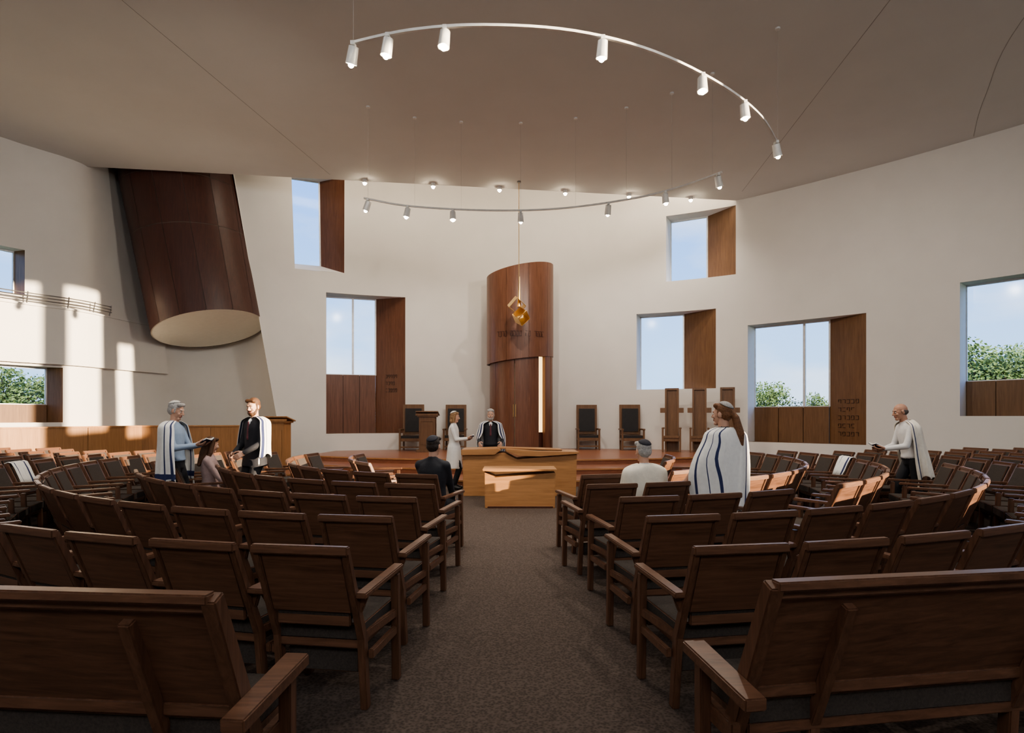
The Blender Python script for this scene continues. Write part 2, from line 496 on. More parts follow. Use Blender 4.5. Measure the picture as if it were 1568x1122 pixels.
# eternal light
e = empty('eternal_light_pendant', (.21, 18.0, 4.75))
mb = MB()
mb.cyl((0,0,.45), (0,0,CZ-4.75), .010, .010, M_gold, 6)
mb.cyl((0,0,.1), (.02,0,1.0), .06, .010, M_gold, 10)
mb.cyl((0,0,CZ-4.75-.04), (0,0,CZ-4.75), .06, .06, M_steel, 12)
mb.obj('suspension_rod', parent=e)
mb = MB()
for c, rot, s_ in (((-.07,0,.13), Euler((.5,.6,.5)).to_matrix(), .36), ((.06,0,-.2), Euler((.7,-.75,.3)).to_matrix(), .34)):
    for k in range(4):
        a = k*pi/2; off = rot @ V((cos(a)*s_/2, 0, sin(a)*s_/2))
        r2 = rot @ Matrix.Rotation(-a, 3, 'Y')
        mb.box(V(c)+off, (.015, .3, s_), M_gold, r2)
mb.obj('folded_brass_cubes', bevel=.003, parent=e)

# ------------------------------------------------------------------ furniture
def chair_mesh():
    mb = MB()
    w = .265
    for sx in (-1, 1):
        x = sx*(w-.03)
        mb.beam((x,-.02,0), (x,-.07,.42), .04, .055, M_oak)
        mb.beam((x,-.07,.40), (x,-.28,.90), .04, .055, M_oak, w1=.036, h1=.04)
        xa = sx*.275
        mb.beam((xa,.35,0), (xa,.33,.63), .045, .05, M_oak)
        mb.beam((xa,-.19,.645), (xa,.39,.66), .062, .03, M_oakH)
        mb.beam((xa,-.05,0.30), (xa,.33,.30), .03, .05, M_oakH)
        mb.beam((x,-.12,.55), (xa,-.14,.64), .05, .03, M_oak)
        mb.beam((x,-.06,.40), (xa,.33,.40), .03, .05, M_oakH)
    mb.beam((-w+.01,-.285,.893), (w-.01,-.285,.893), .04, .045, M_oakH, side=(0,1,0))
    mb.beam((0,-.145,.545), (0,-.277,.885), .43, .018, M_oakH)
    mb.beam((-.2,-.125,.50), (.2,-.125,.50), .03, .06, M_oakH, side=(0,1,0))
    mb.beam((0,-.105,.50), (0,-.25,.865), .40, .045, M_cush)
    mb.box((0,.14,.36), (.47,.44,.05), M_oakH)
    mb.box((0,.155,.425), (.49,.47,.09), M_cush)
    mb.beam((-.25,.33,.35), (.25,.33,.35), .03, .06, M_oakH, side=(0,1,0))
    mb.box((0,-.02,.25), (.40,.02,.12), M_cush)
    return mb.mesh('armchair', bevel=.006)
CH = chair_mesh(); sharp(CH, 30)
def put_chair(x, y, yaw):
    o = bpy.data.objects.new('armchair', CH); o.location = (x, y, 0); o.rotation_euler = (0, 0, yaw)
    link(o)
C0 = V((0, 10))
stand = [(-4.55,8.1), (-3.77,8.8), (2.14,6.1), (5.83,8.8)]
def seat_pos(x, y):
    d = V((x, y))-C0; th = atan2(d.x, -d.y)
    return th
own = [(-4.17,8.30), ]
rings = [(7.1,1.14,-1.05), (6.2,1.11,-1.01), (5.3,1.10,-1.0), (4.4,.95,-.97), (3.5,1.0,-1.06), (2.6,2.3,-2.1),
         (8.0,5.5,-5.5), (8.9,7.2,-7.2), (9.8,8.6,-8.6), (10.7,9.8,-9.8)]
chairpos = []
for R, xr, xl in rings:
    for sgn, xa in ((1, xr), (-1, xl)):
        th = math.asin(min(1, abs(xa)/R)); step = .605/R
        while True:
            ro = R-.28
            x = sgn*ro*sin(th); y = 10-ro*cos(th)
            if th > radians(104) or y > 12.6: break
            if R < 3 and th > radians(96): break
            sx = sgn*(ro-.15)*sin(th); sy = 10-(ro-.15)*cos(th)
            ok = y > 0 and abs(x)/max(y, .1) < 1.15 and abs(x) < 12.6
            for p in stand:
                if (V((sx, sy))-V(p)).length < .5: ok = False
            for p in own:
                if (V((sx, sy))-V(p)).length < .62: ok = False
            if ok: put_chair(x, y, sgn*th); chairpos.append((R, sx, sy, sgn*th))
            th += step
for p in own:
    th = seat_pos(*p); d = V((-sin(th), cos(th)))
    put_chair(p[0]-d.x*.15, p[1]-d.y*.15, th)
def near_chair(R, x, y):
    return min([c for c in chairpos if abs(c[0]-R) < .1], key=lambda c: (c[1]-x)**2+(c[2]-y)**2)

def bench(name, org, sg, ang):
    mb = MB(); L = 2.9
    def T(x, y, z): return V((sg*(x*cos(ang)-y*sin(ang)), x*sin(ang)+y*cos(ang), z))
    X = (T(1,0,0)-T(0,0,0))
    def bm_(a, b, w, h, m, side=None, **k): mb.beam(T(*a), T(*b), w, h, m, side=side or X, **k)
    Y = T(0,1,0)-T(0,0,0)
    for x in (0, L):
        ax = x+(-.068 if x == 0 else .068)
        bm_((x,.28,.30), (x,0,.96), .055, .085, M_oak, h1=.06)
        bm_((x,.30,0), (x,.27,.36), .055, .085, M_oak)
        bm_((ax,.0,.535), (ax,.49,.565), .085, .05, M_oakH, w1=.10)
        bm_((ax,.40,0), (ax,.40,.54), .05, .06, M_oak)
        bm_((x-.03,.2,.33), (x-.03,.44,.33), .04, .08, M_oakH)
    bm_((0,.0,.955), (L,.0,.955), .06, .035, M_oakH, side=Y)
    bm_((0,.02,.925), (L,.02,.925), .035, .05, M_oakH, side=Y)
    mb.beam(T(L/2,.205,.50), T(L/2,.025,.93), L, .02, M_oakH, side=X)
    bm_((0,.2,.49), (L,.2,.49), .035, .05, M_oakH, side=Y)
    for x in (.32, 1.25, 2.2):
        bm_((x,.27,0), (x,.25,.33), .05, .06, M_oak)
        bm_((x,.24,.33), (x,.03,.86), .05, .045, M_oak)
    mb.beam(T(L/2,.235,.52), T(L/2,.065,.90), L-.1, .05, M_cush, side=X)
    mb.beam(T(L/2,.22,.40), T(L/2,.60,.40), L-.06, .10, M_cush, side=X)
    mb.beam(T(L/2,.22,.33), T(L/2,.58,.33), L-.06, .05, M_oakH, side=X)
    mb.obj(name, bevel=.006, smooth=30, loc=org)
bench('bench_pew', (-.985,1.97,0), -1, radians(5))
bench('bench_pew', (.925,2.12,0), 1, radians(9))

# reading tables
mb = MB()
def wedge(mb, pts, y0, y1, m):
    n = len(pts)
    vs = [(x, y0, z) for x, z in pts]+[(x, y1, z) for x, z in pts]
    mb.add(vs, [list(range(n)), list(range(n, 2*n))[::-1]]+[(i, (i+1) % n, n+(i+1) % n, n+i) for i in range(n)], m)
wedge(mb, [(-.46,0),(.73,0),(.74,.60),(-.30,.52),(-.47,.61)], 10.2, 10.75, M_honeyH)
wedge(mb, [(-.50,.635),(-.28,.62),(.76,.635),(.76,.665),(-.50,.665)], 10.14, 10.85, M_honeyH)
wedge(mb, [(-.42,0),(.70,0),(.70,.04),(-.42,.04)], 10.17, 10.2, M_cherry_dark)
mb.obj('torah_reading_desk', bevel=.006)
mb = MB()
wedge(mb, [(-.95,0),(1.25,0),(1.27,.82),(.1,.72),(-.15,.84),(-.97,.80)], 11.75, 12.45, M_honeyH)
wedge(mb, [(-.99,.80),(-.34,.81),(-.22,.90),(-.26,.93),(-.99,.91)], 11.68, 12.55, M_honeyH)
wedge(mb, [(-.12,.88),(.12,.79),(.55,.78),(1.30,.83),(1.30,.87),(.5,.88),(-.12,.92)], 11.66, 12.5, M_honeyH)
wedge(mb, [(-.3,.915),(1.0,.88),(1.0,.90),(-.3,.94)], 11.95, 12.5, M_honeyH)
mb.obj('bimah_table', bevel=.006)

def lectern(name, loc, rz, w, h, m):
    mb = MB()
    mb.box((0,0,.04), (w*.95,.5,.08), m)
    mb.box((0,0,h*.5), (w*.72,.36,h-.1), m)
    mb.box((0,-.182,h*.5), (w*.55,.012,h*.62), m)
    mb.box((0,0,h-.05), (w*.85,.45,.05), m)
    mb.box((0,.0,h+.04), (w,.5,.035), m, Euler((radians(-14),0,0)).to_matrix())
    mb.box((0,-.235,h-.0), (w,.03,.07), m)
    mb.obj(name, bevel=.006, loc=loc, rz=rz)
lectern('lectern', (-2.72,19.4,.42), 0, .72, 1.2, M_window_wood)
lectern('wooden_podium', (-6.85,17.6,0), -.2, .85, 1.45, M_honey)

def dais_chair():
    mb = MB()
    W = .33
    for sx in (-1, 1):
        mb.beam((sx*W,.28,0), (sx*W,.33,1.52), .06, .06, M_window_wood)
        mb.beam((sx*(W+.03),-.28,0), (sx*(W+.03),-.28,.68), .06, .06, M_window_wood)
        mb.beam((sx*(W+.03),-.34,.70), (sx*(W+.03),.3,.70), .08, .05, M_window_wood)
        mb.beam((sx*(W+.02),-.28,.36), (sx*(W+.02),.28,.36), .04, .08, M_window_wood)
    mb.beam((-W-.03,.33,1.50), (W+.03,.33,1.50), .05, .10, M_window_wood, side=(0,1,0))
    mb.beam((-W,.30,.56), (W,.30,.56), .05, .08, M_window_wood, side=(0,1,0))
    mb.beam((0,.30,.58), (0,.315,1.46), 2*W-.04, .03, M_window_wood)
    mb.beam((0,.26,.62), (0,.28,1.42), 2*W-.10, .05, M_leather)
    mb.box((0,0,.44), (2*W,.56,.12), M_leather)
    mb.box((0,0,.36), (2*W,.56,.06), M_window_wood)
    mb.box((0,-.28,.36), (2*W,.04,.10), M_window_wood)
    mb.box((0,-.28,.12), (2*W,.03,.05), M_window_wood)
    return mb.mesh('dais_armchair', bevel=.006)
DC = dais_chair()
for px, d in ((631,20.2), (697,20.6), (900,20.85), (967,20.5)):
    o = bpy.data.objects.new('dais_armchair', DC); o.location = ((px-784)/920*d, d, .422); link(o)
def tall_chair():
    mb = MB()
    mb.box((0,.12,1.02), (.44,.05,2.04), M_window_wood)
    mb.box((-.19,.08,1.03), (.06,.10,2.06), M_window_wood); mb.box((.19,.08,1.03), (.06,.10,2.06), M_window_wood)
    mb.box((0,.08,2.03), (.44,.10,.07), M_window_wood)
    mb.box((0,-.12,.48), (.5,.42,.07), M_window_wood)
    for sx in (-1, 1):
        mb.box((sx*.27,-.08,.76), (.07,.46,.05), M_window_wood)
        mb.box((sx*.27,-.28,.38), (.06,.06,.76), M_window_wood)
        mb.box((sx*.29,.06,1.34), (.16,.10,.16), M_window_wood)
    mb.box((0,-.28,.40), (.5,.03,.12), M_window_wood)
    return mb.mesh('high_back_chair', bevel=.006)
TC = tall_chair()
for x, y in ((5.2,19.55), (6.02,19.3), (6.8,18.95)):
    o = bpy.data.objects.new('high_back_chair', TC); o.location = (x, y, .42); o.rotation_euler = (0,0,-.3); link(o)

# ------------------------------------------------------------------ lighting fixtures
TZ = 6.5
near = catmull([(-2.1,7.95),(-1.3,7.7),(-.36,7.6),(.8,7.72),(1.94,8.16),(3.13,8.97),(4.1,9.9),(4.82,10.9)], 6)
far = catmull([(4.25,12.15),(3.7,12.85),(2.95,13.5),(1.85,14.05),(.8,14.35),(-.4,14.42),(-1.6,14.3),(-2.6,14.05),(-3.35,13.6)], 6)
e = empty('curved_track_light')
mb = MB()
for arc in (near, far):
    for a, b in zip(arc[:-1], arc[1:]): mb.beam((*a, TZ), (*b, TZ), .035, .035, M_white_metal, side=(0,0,1))
mb.obj('track_rail', parent=e)
mb = MB()
def cable(p):
    mb.cyl((p[0], p[1], TZ), (p[0], p[1], CZ-.02), .0022, .0022, M_wire, 5)
    mb.cyl((p[0], p[1], CZ-.03), (p[0], p[1], CZ), .045, .045, M_white_metal, 12)
for i in (0, 42): cable(near[i])
for i in (2, 8, 14, 20, 27, 34, 40, 47): cable(far[min(i, len(far)-1)])
mb.obj('suspension_cables', parent=e)
WARM = (1, .91, .80)
def spot(name, loc, target, energy, size=100, blend=.6, col=WARM, r=.05):
    l = bpy.data.lights.new(name, 'SPOT'); l.energy = energy; l.spot_size = radians(size); l.spot_blend = blend
    l.color = col; l.shadow_soft_size = r
    o = bpy.data.objects.new(name, l); o.location = loc
    o.rotation_euler = (V(target)-V(loc)).to_track_quat('-Z', 'Y').to_euler()
    return link(o)
def bulb(mb, c, r):
    n = 12; vs = []
    for j in range(1, 6):
        a = pi*j/6
        for i in range(n):
            b = 2*pi*i/n; vs.append(V(c)+V((r*sin(a)*cos(b), r*sin(a)*sin(b), r*cos(a))))
    vs += [V(c)+V((0,0,r)), V(c)-V((0,0,r))]
    fs = [(j*n+i, j*n+(i+1) % n, (j+1)*n+(i+1) % n, (j+1)*n+i) for j in range(4) for i in range(n)]
    fs += [(len(vs)-2, (i+1) % n, i) for i in range(n)]+[(len(vs)-1, 4*n+i, 4*n+(i+1) % n) for i in range(n)]
    mb.add(vs, fs, M_lamp)
heads = [(near[0], (-9,17,3)), (near[4], (-4,9,0)), (near[9], (-2,6.5,0)), (near[20], (.5,10,0)), (near[28], (2.5,6.5,0)), (near[33], (5,9.5,0)), (near[41], (10,15,2)),
         (far[1], (9,17,3)), (far[9], (5,14,0)), (far[16], (2,20.5,4)), (far[27], (.3,19,3)), (far[35], (-1,12,0)), (far[41], (-5,14,1)), (far[47], (-9,17,4))]
mb = MB()
for (p, tg) in heads:
    p3 = V((p[0], p[1], TZ)); d = (V(tg)-p3).normalized()
    d2 = V((d.x*.5, d.y*.5, -1)).normalized()
    c = p3+V((0,0,-.10))
    mb.cyl(p3, c, .012, .012, M_white_metal, 8)
    mb.box(p3+V((0,0,-.03)), (.05,.12,.05), M_white_metal)
    mb.cyl(c-d2*.04, c+d2*.17, .065, .075, M_white_metal, 18, cap=M_white_metal)
    bulb(mb, c+d2*.175, .040)
    spot('track_spot', c+d2*.26, tg, 230, 110, .9)
mb.obj('lamp_heads', smooth=40, parent=e)
eR = P(float(tcR), CZ); eL = P(float(tcL), CZ)
mb = MB()
for px in (560, 664, 765, 865, 962, 1056):
    b = B(px)
    k = (eL.x-b*eL.y)/((eL.x-b*eL.y)-(eR.x-b*eR.y))
    p = eL.lerp(eR, k)+V((0,-.12,0))
    mb.cyl((p.x,p.y,CZ-.10), (p.x,p.y,CZ), .07, .07, M_white_metal, 16)
    bulb(mb, (p.x,p.y,CZ-.115), .05)
    spot('edge_downlight_lamp', (p.x,p.y,CZ-.20), (p.x*1.05,p.y+.2,0), 155, 120, .9)
mb.obj('edge_downlight', smooth=40)
mb = MB()
for x in (-9, -4.5, 0, 4.5, 9):  # fill spots and their fittings, added out of view to brighten the seating
    y = 7.0
    mb.cyl((x,y,CZ-.04), (x,y,CZ), .10, .10, M_white_metal, 16)
    spot('added_fill_lamp', (x,y,CZ-.10), (x,y+1.2,0), 185, 130, .8, r=.12)
mb.obj('added_fill_fitting', smooth=40)
for x in (-5.5, -3, -.5, 2, 4.5, 6.3):
    l = bpy.data.lights.new('cove_lamp', 'AREA'); l.energy = 30; l.size = 1.6; l.size_y = .3; l.shape = 'RECTANGLE'; l.color = (1,.85,.66)
    o = bpy.data.objects.new('cove_lamp', l)
    k = (x-eL.x)/(eR.x-eL.x); p = eL.lerp(eR, k)
    o.location = (x, p.y+.15, CZ+1.2)
    o.rotation_euler = (V((x*1.05, wall_y(x), 7.5))-V(o.location)).to_track_quat('-Z', 'Y').to_euler(); link(o)
# area fill added inside the solid rear wall to brighten the room
for x in (-9, 0, 9):
    l = bpy.data.lights.new('rear_fill', 'AREA'); l.energy = 205; l.size = 6; l.size_y = 2.5; l.shape = 'RECTANGLE'; l.color = (.93,.965,1)
    o = bpy.data.objects.new('rear_fill', l); o.location = (x, -3.8, 6.2)
    o.rotation_euler = (V((x*.6, 14, 10.0))-V(o.location)).to_track_quat('-Z', 'Y').to_euler(); link(o)

# low sun entering by the tall slots in the right wall
tr = V((-27.5, 12, -4.2)).normalized()
aim = V((14.5, 3.5, 5.4))
spot('low_sun', aim-tr*90, aim, 2.1e6, 7.2, .05, (1, .81, .58), .35)
sl_ = bpy.data.lights.new('tree_fill_sun', 'SUN'); sl_.energy = 5; sl_.angle = .01; sl_.color = (1,.93,.8)  # second sun from behind the camera, added to brighten the trees outside
so = bpy.data.objects.new('tree_fill_sun', sl_); so.rotation_euler = V((.15,.7,-.75)).to_track_quat('-Z', 'Y').to_euler(); so.location = (0,-30,40); link(so)

# ------------------------------------------------------------------ people
def ell(c, r, rot=None, n=14, k=9):
    vs = []; c = V(c)
    for j in range(1, k):
        a = pi*j/k
        for i in range(n):
            b = 2*pi*i/n
            p = V((r[0]*sin(a)*cos(b), r[1]*sin(a)*sin(b), r[2]*cos(a)))
            vs.append(c+(rot @ p if rot else p))
    t = V((0,0,r[2])); vs.append(c+(rot @ t if rot else t)); vs.append(c-(rot @ t if rot else t))
    fs = []
    for j in range(k-2):
        for i in range(n): fs.append((j*n+i, (j+1)*n+i, (j+1)*n+(i+1) % n, j*n+(i+1) % n))
    T = len(vs)-2
    for i in range(n):
        fs.append((T, i, (i+1) % n)); fs.append((T+1, (k-2)*n+(i+1) % n, (k-2)*n+i))
    return vs, fs
def cap(a, b, ra, rb, n=12, k=8):
    a = V(a); b = V(b); t = (b-a).normalized(); x = t.orthogonal().normalized(); y = t.cross(x)
    vs = []
    rings_ = []
    for j in range(1, k+1):
        an = pi/2*j/k; rings_.append((a-t*ra*cos(an), ra*sin(an)))
    for j in range(k, 0, -1):
        an = pi/2*j/k; rings_.append((b+t*rb*cos(an), rb*sin(an)))
    for c, r in rings_:
        for i in range(n): vs.append(c+(x*cos(2*pi*i/n)+y*sin(2*pi*i/n))*r)
    fs = []
    for j in range(len(rings_)-1):
        for i in range(n): fs.append((j*n+i, j*n+(i+1) % n, (j+1)*n+(i+1) % n, (j+1)*n+i))
    fs.append(list(range(n))[::-1]); L = (len(rings_)-1)*n; fs.append(list(range(L, L+n)))
    return vs, fs
def loft(rings_, n=24):
    vs = []
    for c, rx, ry in rings_:
        for i in range(n):
            a = 2*pi*i/n; vs.append(V(c)+V((rx*cos(a), ry*sin(a), 0)))
    fs = []
    for j in range(len(rings_)-1):
        for i in range(n): fs.append((j*n+i, j*n+(i+1) % n, (j+1)*n+(i+1) % n, (j+1)*n+i))
    fs.append(list(range(n))[::-1]); L = (len(rings_)-1)*n; fs.append(list(range(L, L+n)))
    return vs, fs
def xf(vf, fn): return [fn(V(p)) for p in vf[0]], vf[1]

def remesh(name, parts, voxel, smooth=3, parent=None, scale=1.0):
    vs = []; fs = []; ms = []; mats = []
    for (v, f), m in parts:
        o = len(vs); vs += [tuple(p) for p in v]
        if m not in mats: mats.append(m)
        for g in f: fs.append([a+o for a in g]); ms.append(mats.index(m))
    me = bpy.data.meshes.new(name+'_src'); me.from_pydata(vs, [], fs)
    bm = bmesh.new(); bm.from_mesh(me); bmesh.ops.recalc_face_normals(bm, faces=bm.faces); bm.to_mesh(me); bm.free()
    ob = bpy.data.objects.new(name+'_src', me); S.collection.objects.link(ob)
    r = ob.modifiers.new('r', 'REMESH'); r.mode = 'VOXEL'; r.voxel_size = voxel
    s_ = ob.modifiers.new('s', 'SMOOTH'); s_.factor = .5; s_.iterations = smooth
    dg = bpy.context.evaluated_depsgraph_get()
    out = bpy.data.meshes.new_from_object(ob.evaluated_get(dg))
    bpy.data.objects.remove(ob)
    bvh = BVHTree.FromPolygons(vs, fs)
    out.materials.clear()
    for m in mats: out.materials.append(m)
    for p in out.polygons:
        hit = bvh.find_nearest(p.center)
        p.material_index = ms[hit[2]] if hit[2] is not None else 0
        p.use_smooth = True
    out.transform(Matrix.Scale(scale, 4))
    out.name = name
    o = bpy.data.objects.new(name, out)
    return link(o, parent)

def ik(a, c, l1, l2, pole):
    d = c-a; L = min(d.length, l1+l2-.002); dr = d.normalized()
    a1 = (l1*l1-l2*l2+L*L)/(2*L); h = sqrt(max(0, l1*l1-a1*a1))
    pp = pole-dr*pole.dot(dr); pp.normalize()
    return a+dr*a1+pp*h, a+dr*L

M_skin = mat('skin', (.58, .34, .24), .5, var=.05, scale=20)
M_skin2 = mat('skin_tanned', (.50, .27, .18), .5, var=.05, scale=20)
M_lip = mat('lips', (.42, .17, .14), .5)
M_eyew = mat('eye_white', (.8, .78, .75), .2)
M_eyed = mat('eye_iris', (.03, .02, .015), .2)
M_greyhair = mat('hair_grey', (.42, .40, .38), .8, var=.3, scale=80, bump=.4, bscale=150)
M_brownhair = mat('hair_brown', (.10, .045, .02), .6, var=.3, scale=80, bump=.4, bscale=150)
M_darkhair = mat('hair_dark', (.035, .022, .016), .6, var=.3, scale=80, bump=.4, bscale=150)
M_fringe = mat('hair_dark_grey', (.10, .085, .075), .7, var=.3, scale=80, bump=.4, bscale=150)
M_redhair = mat('hair_auburn', (.20, .085, .035), .55, var=.35, scale=70, bump=.5, bscale=150)
M_blondhair = mat('hair_light_brown', (.34, .20, .10), .55, var=.35, scale=70, bump=.5, bscale=150)
M_suit = mat('suit_charcoal', (.022, .022, .028), .8, var=.15, scale=40)
M_trous = mat('trousers_black', (.02, .02, .024), .8, var=.15, scale=40)
M_shirtw = mat('shirt_white', (.72, .71, .70), .8, var=.04, scale=20)
M_shirtb = mat('shirt_blue', (.30, .38, .50), .8, var=.05, scale=20)
M_blouse = mat('blouse_rose', (.42, .30, .28), .8, var=.1, scale=30)
M_coat = mat('coat_white', (.80, .78, .75), .8, var=.03, scale=20)
M_shoe = mat('shoe_black', (.012, .012, .012), .35)
M_shawl = mat('shawl_white', (.84, .82, .78), .85, var=.04, scale=25, bump=.15, bscale=200)
M_shawlc = mat('shawl_cream', (.82, .76, .65), .85, var=.05, scale=25, bump=.15, bscale=200)
M_navy = mat('shawl_navy_stripe', (.035, .045, .12), .85)
M_kipw = mat('kippah_white', (.62, .60, .56), .8, var=.3, scale=120)
M_kipd = mat('kippah_dark', (.02, .02, .03), .8)
M_kipk = mat('kippah_knit', (.36, .34, .32), .8, var=.4, scale=90)
M_paper = mat('paper', (.82, .80, .74), .8)
M_book = mat('book_cover', (.03, .03, .07), .6)
M_tie = mat('tie', (.12, .03, .04), .6)

def hand(name, wrist, dirv, palm, side, curl, skin, parent, k):
    y = dirv.normalized(); z = -(palm-y*palm.dot(y)).normalized(); x = y.cross(z)
    R = Matrix((x, y, z)).transposed()
    parts = []
    def A(vf): parts.append((xf(vf, lambda p: wrist+R @ p), skin))
    A(cap((0,-.04,0), (0,.01,0), .026, .027))
    for fx in (-.026, -.009, .009, .026):
        A(cap((fx*.7,.01,0), (fx,.078,0), .0155, .0125))
    xs = [.030*side*-1, .010*side*-1, -.010*side*-1, -.030*side*-1]
    lens = [(.030,.019,.017), (.039,.026,.020), (.044,.029,.021), (.040,.025,.020)]
    for fx, ls in zip(xs, lens):
        p = V((fx, .082, 0)); ang = .15
        for i, l in enumerate(ls):
            ang += curl*(.9 if i else .6)
            qd = V((fx*.6 if i == 0 else 0, cos(ang), -sin(ang))).normalized()
            n_ = p+qd*l; A(cap(p, n_, .0098-.001*i, .009-.001*i, 10, 5)); p = n_
    t0 = V((side*.028, .02, -.004)); t1 = t0+V((side*.026, .026, -.012)); t2 = t1+V((side*.012, .030, -.012-.01*curl)); t3 = t2+V((0, .024, -.008-.012*curl))
    A(cap(t0, t1, .016, .013, 10, 5)); A(cap(t1, t2, .0125, .011, 10, 5)); A(cap(t2, t3, .011, .0085, 10, 5))
    return remesh(name, parts, .0042, 2, parent, k)

def person(name, loc, yaw, h, sit=False, lean=0, hands=None, top=None, sleeve=None, trous=None, skin=None, hair=None,
           hairstyle='short', kippah=None, beard=None, head_yaw=0, head_pitch=0, shawl=None, shawl_len=.3, shawl_open=38,
           stripes=(), hem=False, legs=None, coat=0, curl=.55, book=None, bare_arm=None, palms=None, seat_h=.47, jacket=1.0, shawl_w=1.0, skirt=None, vneck=None):
    k = h/1.75
    e = empty(name, loc, yaw)
    top = top or M_suit; sleeve = sleeve or top; trous = trous or M_trous; skin = skin or M_skin
    hz = .93
    dz = (seat_h+.07)/k-hz if sit else 0
    RL = Matrix.Rotation(-lean, 3, 'X')
    def U(p):
        p = V(p); q_ = RL @ (p-V((0,0,hz)))
        return q_+V((0,0,hz+dz))
    parts = []
    def A(vf, m): parts.append((vf, m))
    j = jacket
    if j > 1: low = [(-.13,.192*j,.150),(-.05,.182*j,.142),(.04,.166*j,.130)]
    elif coat or skirt: low = [(-.02,.168,.122)]
    else: low = [(.035,.170,.132)]
    prof = low+[(.10,.157*j,.117),(.19,.150*j,.112),(.30,.166*j,.12),(.40,.180*j,.118),(.46,.178*j,.102),(.50,.140,.086),(.535,.085,.068),(.57,.052,.052)]
    A(xf(loft([((0,-.01*(1 if z > .2 else 0),hz+z), a, b) for z, a, b in prof]), U), top)
    A(xf(loft([((0,0,hz-.12),.09,.08),((0,-.01,hz-.06),.16,.12),((0,-.01,hz+.02),.164,.120),((0,0,hz+.05),.155,.115)]), U), trous)
    for sd in (1, -1):
        A(xf(cap((sd*.045,-.015,hz+.525), (sd*.165,-.012,hz+.462), .042, .056*j), U), top)
    if vneck:
        A(xf(cap((0,.055,hz+.50), (0,.088,hz+.27), .040, .022), U), vneck)
        A(xf(cap((0,.094,hz+.49), (0,.112,hz+.26), .012, .018), U), M_tie)
    if coat:
        rs = [((0,0,hz+.10),.165*j,.122)]
        nn = 8
        for i in range(1, nn+1): rs.append(((0,0,hz+.10-(coat+.05)*i/nn), .180*j+.045*i/nn, .140+.055*i/nn))
        A(loft(rs), top)
    if skirt:
        rs = [((0,0,hz+.05),.16,.12)]
        for i in range(1, 7): rs.append(((0,0,hz+.05-skirt*i/6), .182+.035*i/6, .14+.05*i/6))
        A(loft(rs), trous)
    hands = hands or ((.25,.05,.88), (-.25,.05,.88))
    wr = []
    for sd, tgt in zip((1, -1), hands):
        sh = U((sd*.172,-.012,1.392)); tg = V(tgt)
        el, w = ik(sh, tg, .280, .255, V((sd*.55,-.5,-1)))
        A(cap(sh, sh.lerp(el, .5), .060*j, .052*j), sleeve); A(cap(sh.lerp(el, .5), el, .052*j, .045*j), sleeve)
        sm_ = skin if bare_arm and sd in bare_arm else sleeve
        A(cap(el, el.lerp(w, .45), .045 if sm_ == sleeve else .040, .042 if sm_ == sleeve else .038), sm_)
        A(cap(el.lerp(w, .45), w, .042 if sm_ == sleeve else .037, .034 if sm_ == sleeve else .026), sm_)
        wr.append((sd, el, w))
    legs = legs or ((.10,0), (-.10,0))
    for sd, (lx, ly) in zip((1, -1), legs):
        hp = U((sd*.088,0,.90)) if not sit else V((sd*.09,.02,hz+dz-.02))
        if sit: an = V((sd*.12+lx*0, .42+ly, .10)); pole = V((0,.6,1))
        else: an = V((lx, ly, .10)); pole = V((0,1,0))
        kn, an = ik(hp, an, .42, .42, pole)
        A(cap(hp, hp.lerp(kn, .5), .090, .076), trous); A(cap(hp.lerp(kn, .5), kn, .076, .062), trous)
        A(cap(kn, kn.lerp(an, .4), .062, .059), trous); A(cap(kn.lerp(an, .4), an, .059, .05), trous)
        A(cap((an.x,an.y-.05,an.z-.055), (an.x+sd*.02,an.y+.15,an.z-.063), .045, .036), M_shoe)
        A(cap((an.x,an.y-.02,an.z-.02), (an.x+sd*.01,an.y+.08,an.z-.045), .05, .04), M_shoe)
    A(xf(cap((0,-.005,hz+.53), (0,.01,hz+.62), .054, .052), U), skin)
    remesh('body', parts, .0115, 4, e, k)
    hc = U((0,.022,1.632))
    RH = Matrix.Rotation(head_yaw, 3, 'Z') @ Matrix.Rotation(-head_pitch-lean*.5, 3, 'X')
    def Hh(p): return hc+RH @ V(p)
    hp = []
    def H(vf, m): hp.append((xf(vf, Hh), m))
    H(ell((0,-.012,.030), (.074,.094,.086)), skin)
    H(ell((0,.022,-.032), (.060,.068,.080)), skin)
    H(ell((0,.012,.0), (.070,.078,.07)), skin)
    H(cap((-.018,.062,-.098), (.018,.062,-.098), .020, .020), skin)
    H(cap((-.034,.074,.026), (.034,.074,.026), .014, .014), skin)
    H(cap((0,.086,.012), (0,.106,-.026), .009, .0125), skin)
    for s_ in (-1, 1):
        H(cap((0,.098,-.03), (s_*.012,.094,-.031), .009, .008), skin)
        H(ell((s_*.040,.066,-.028), (.022,.018,.02)), skin)
        H(ell((s_*.076,-.008,-.008), (.009,.020,.032), Matrix.Rotation(s_*-.35, 3, 'Z')), skin)
    H(cap((-.02,.083,-.058), (.02,.083,-.058), .0072, .0072), M_lip); H(cap((-.015,.083,-.066), (.015,.083,-.066), .0075, .0075), M_lip)
    hp.append((xf(cap((0,-.005,hz+.55), (0,.008,hz+.66), .052, .054), U), skin))
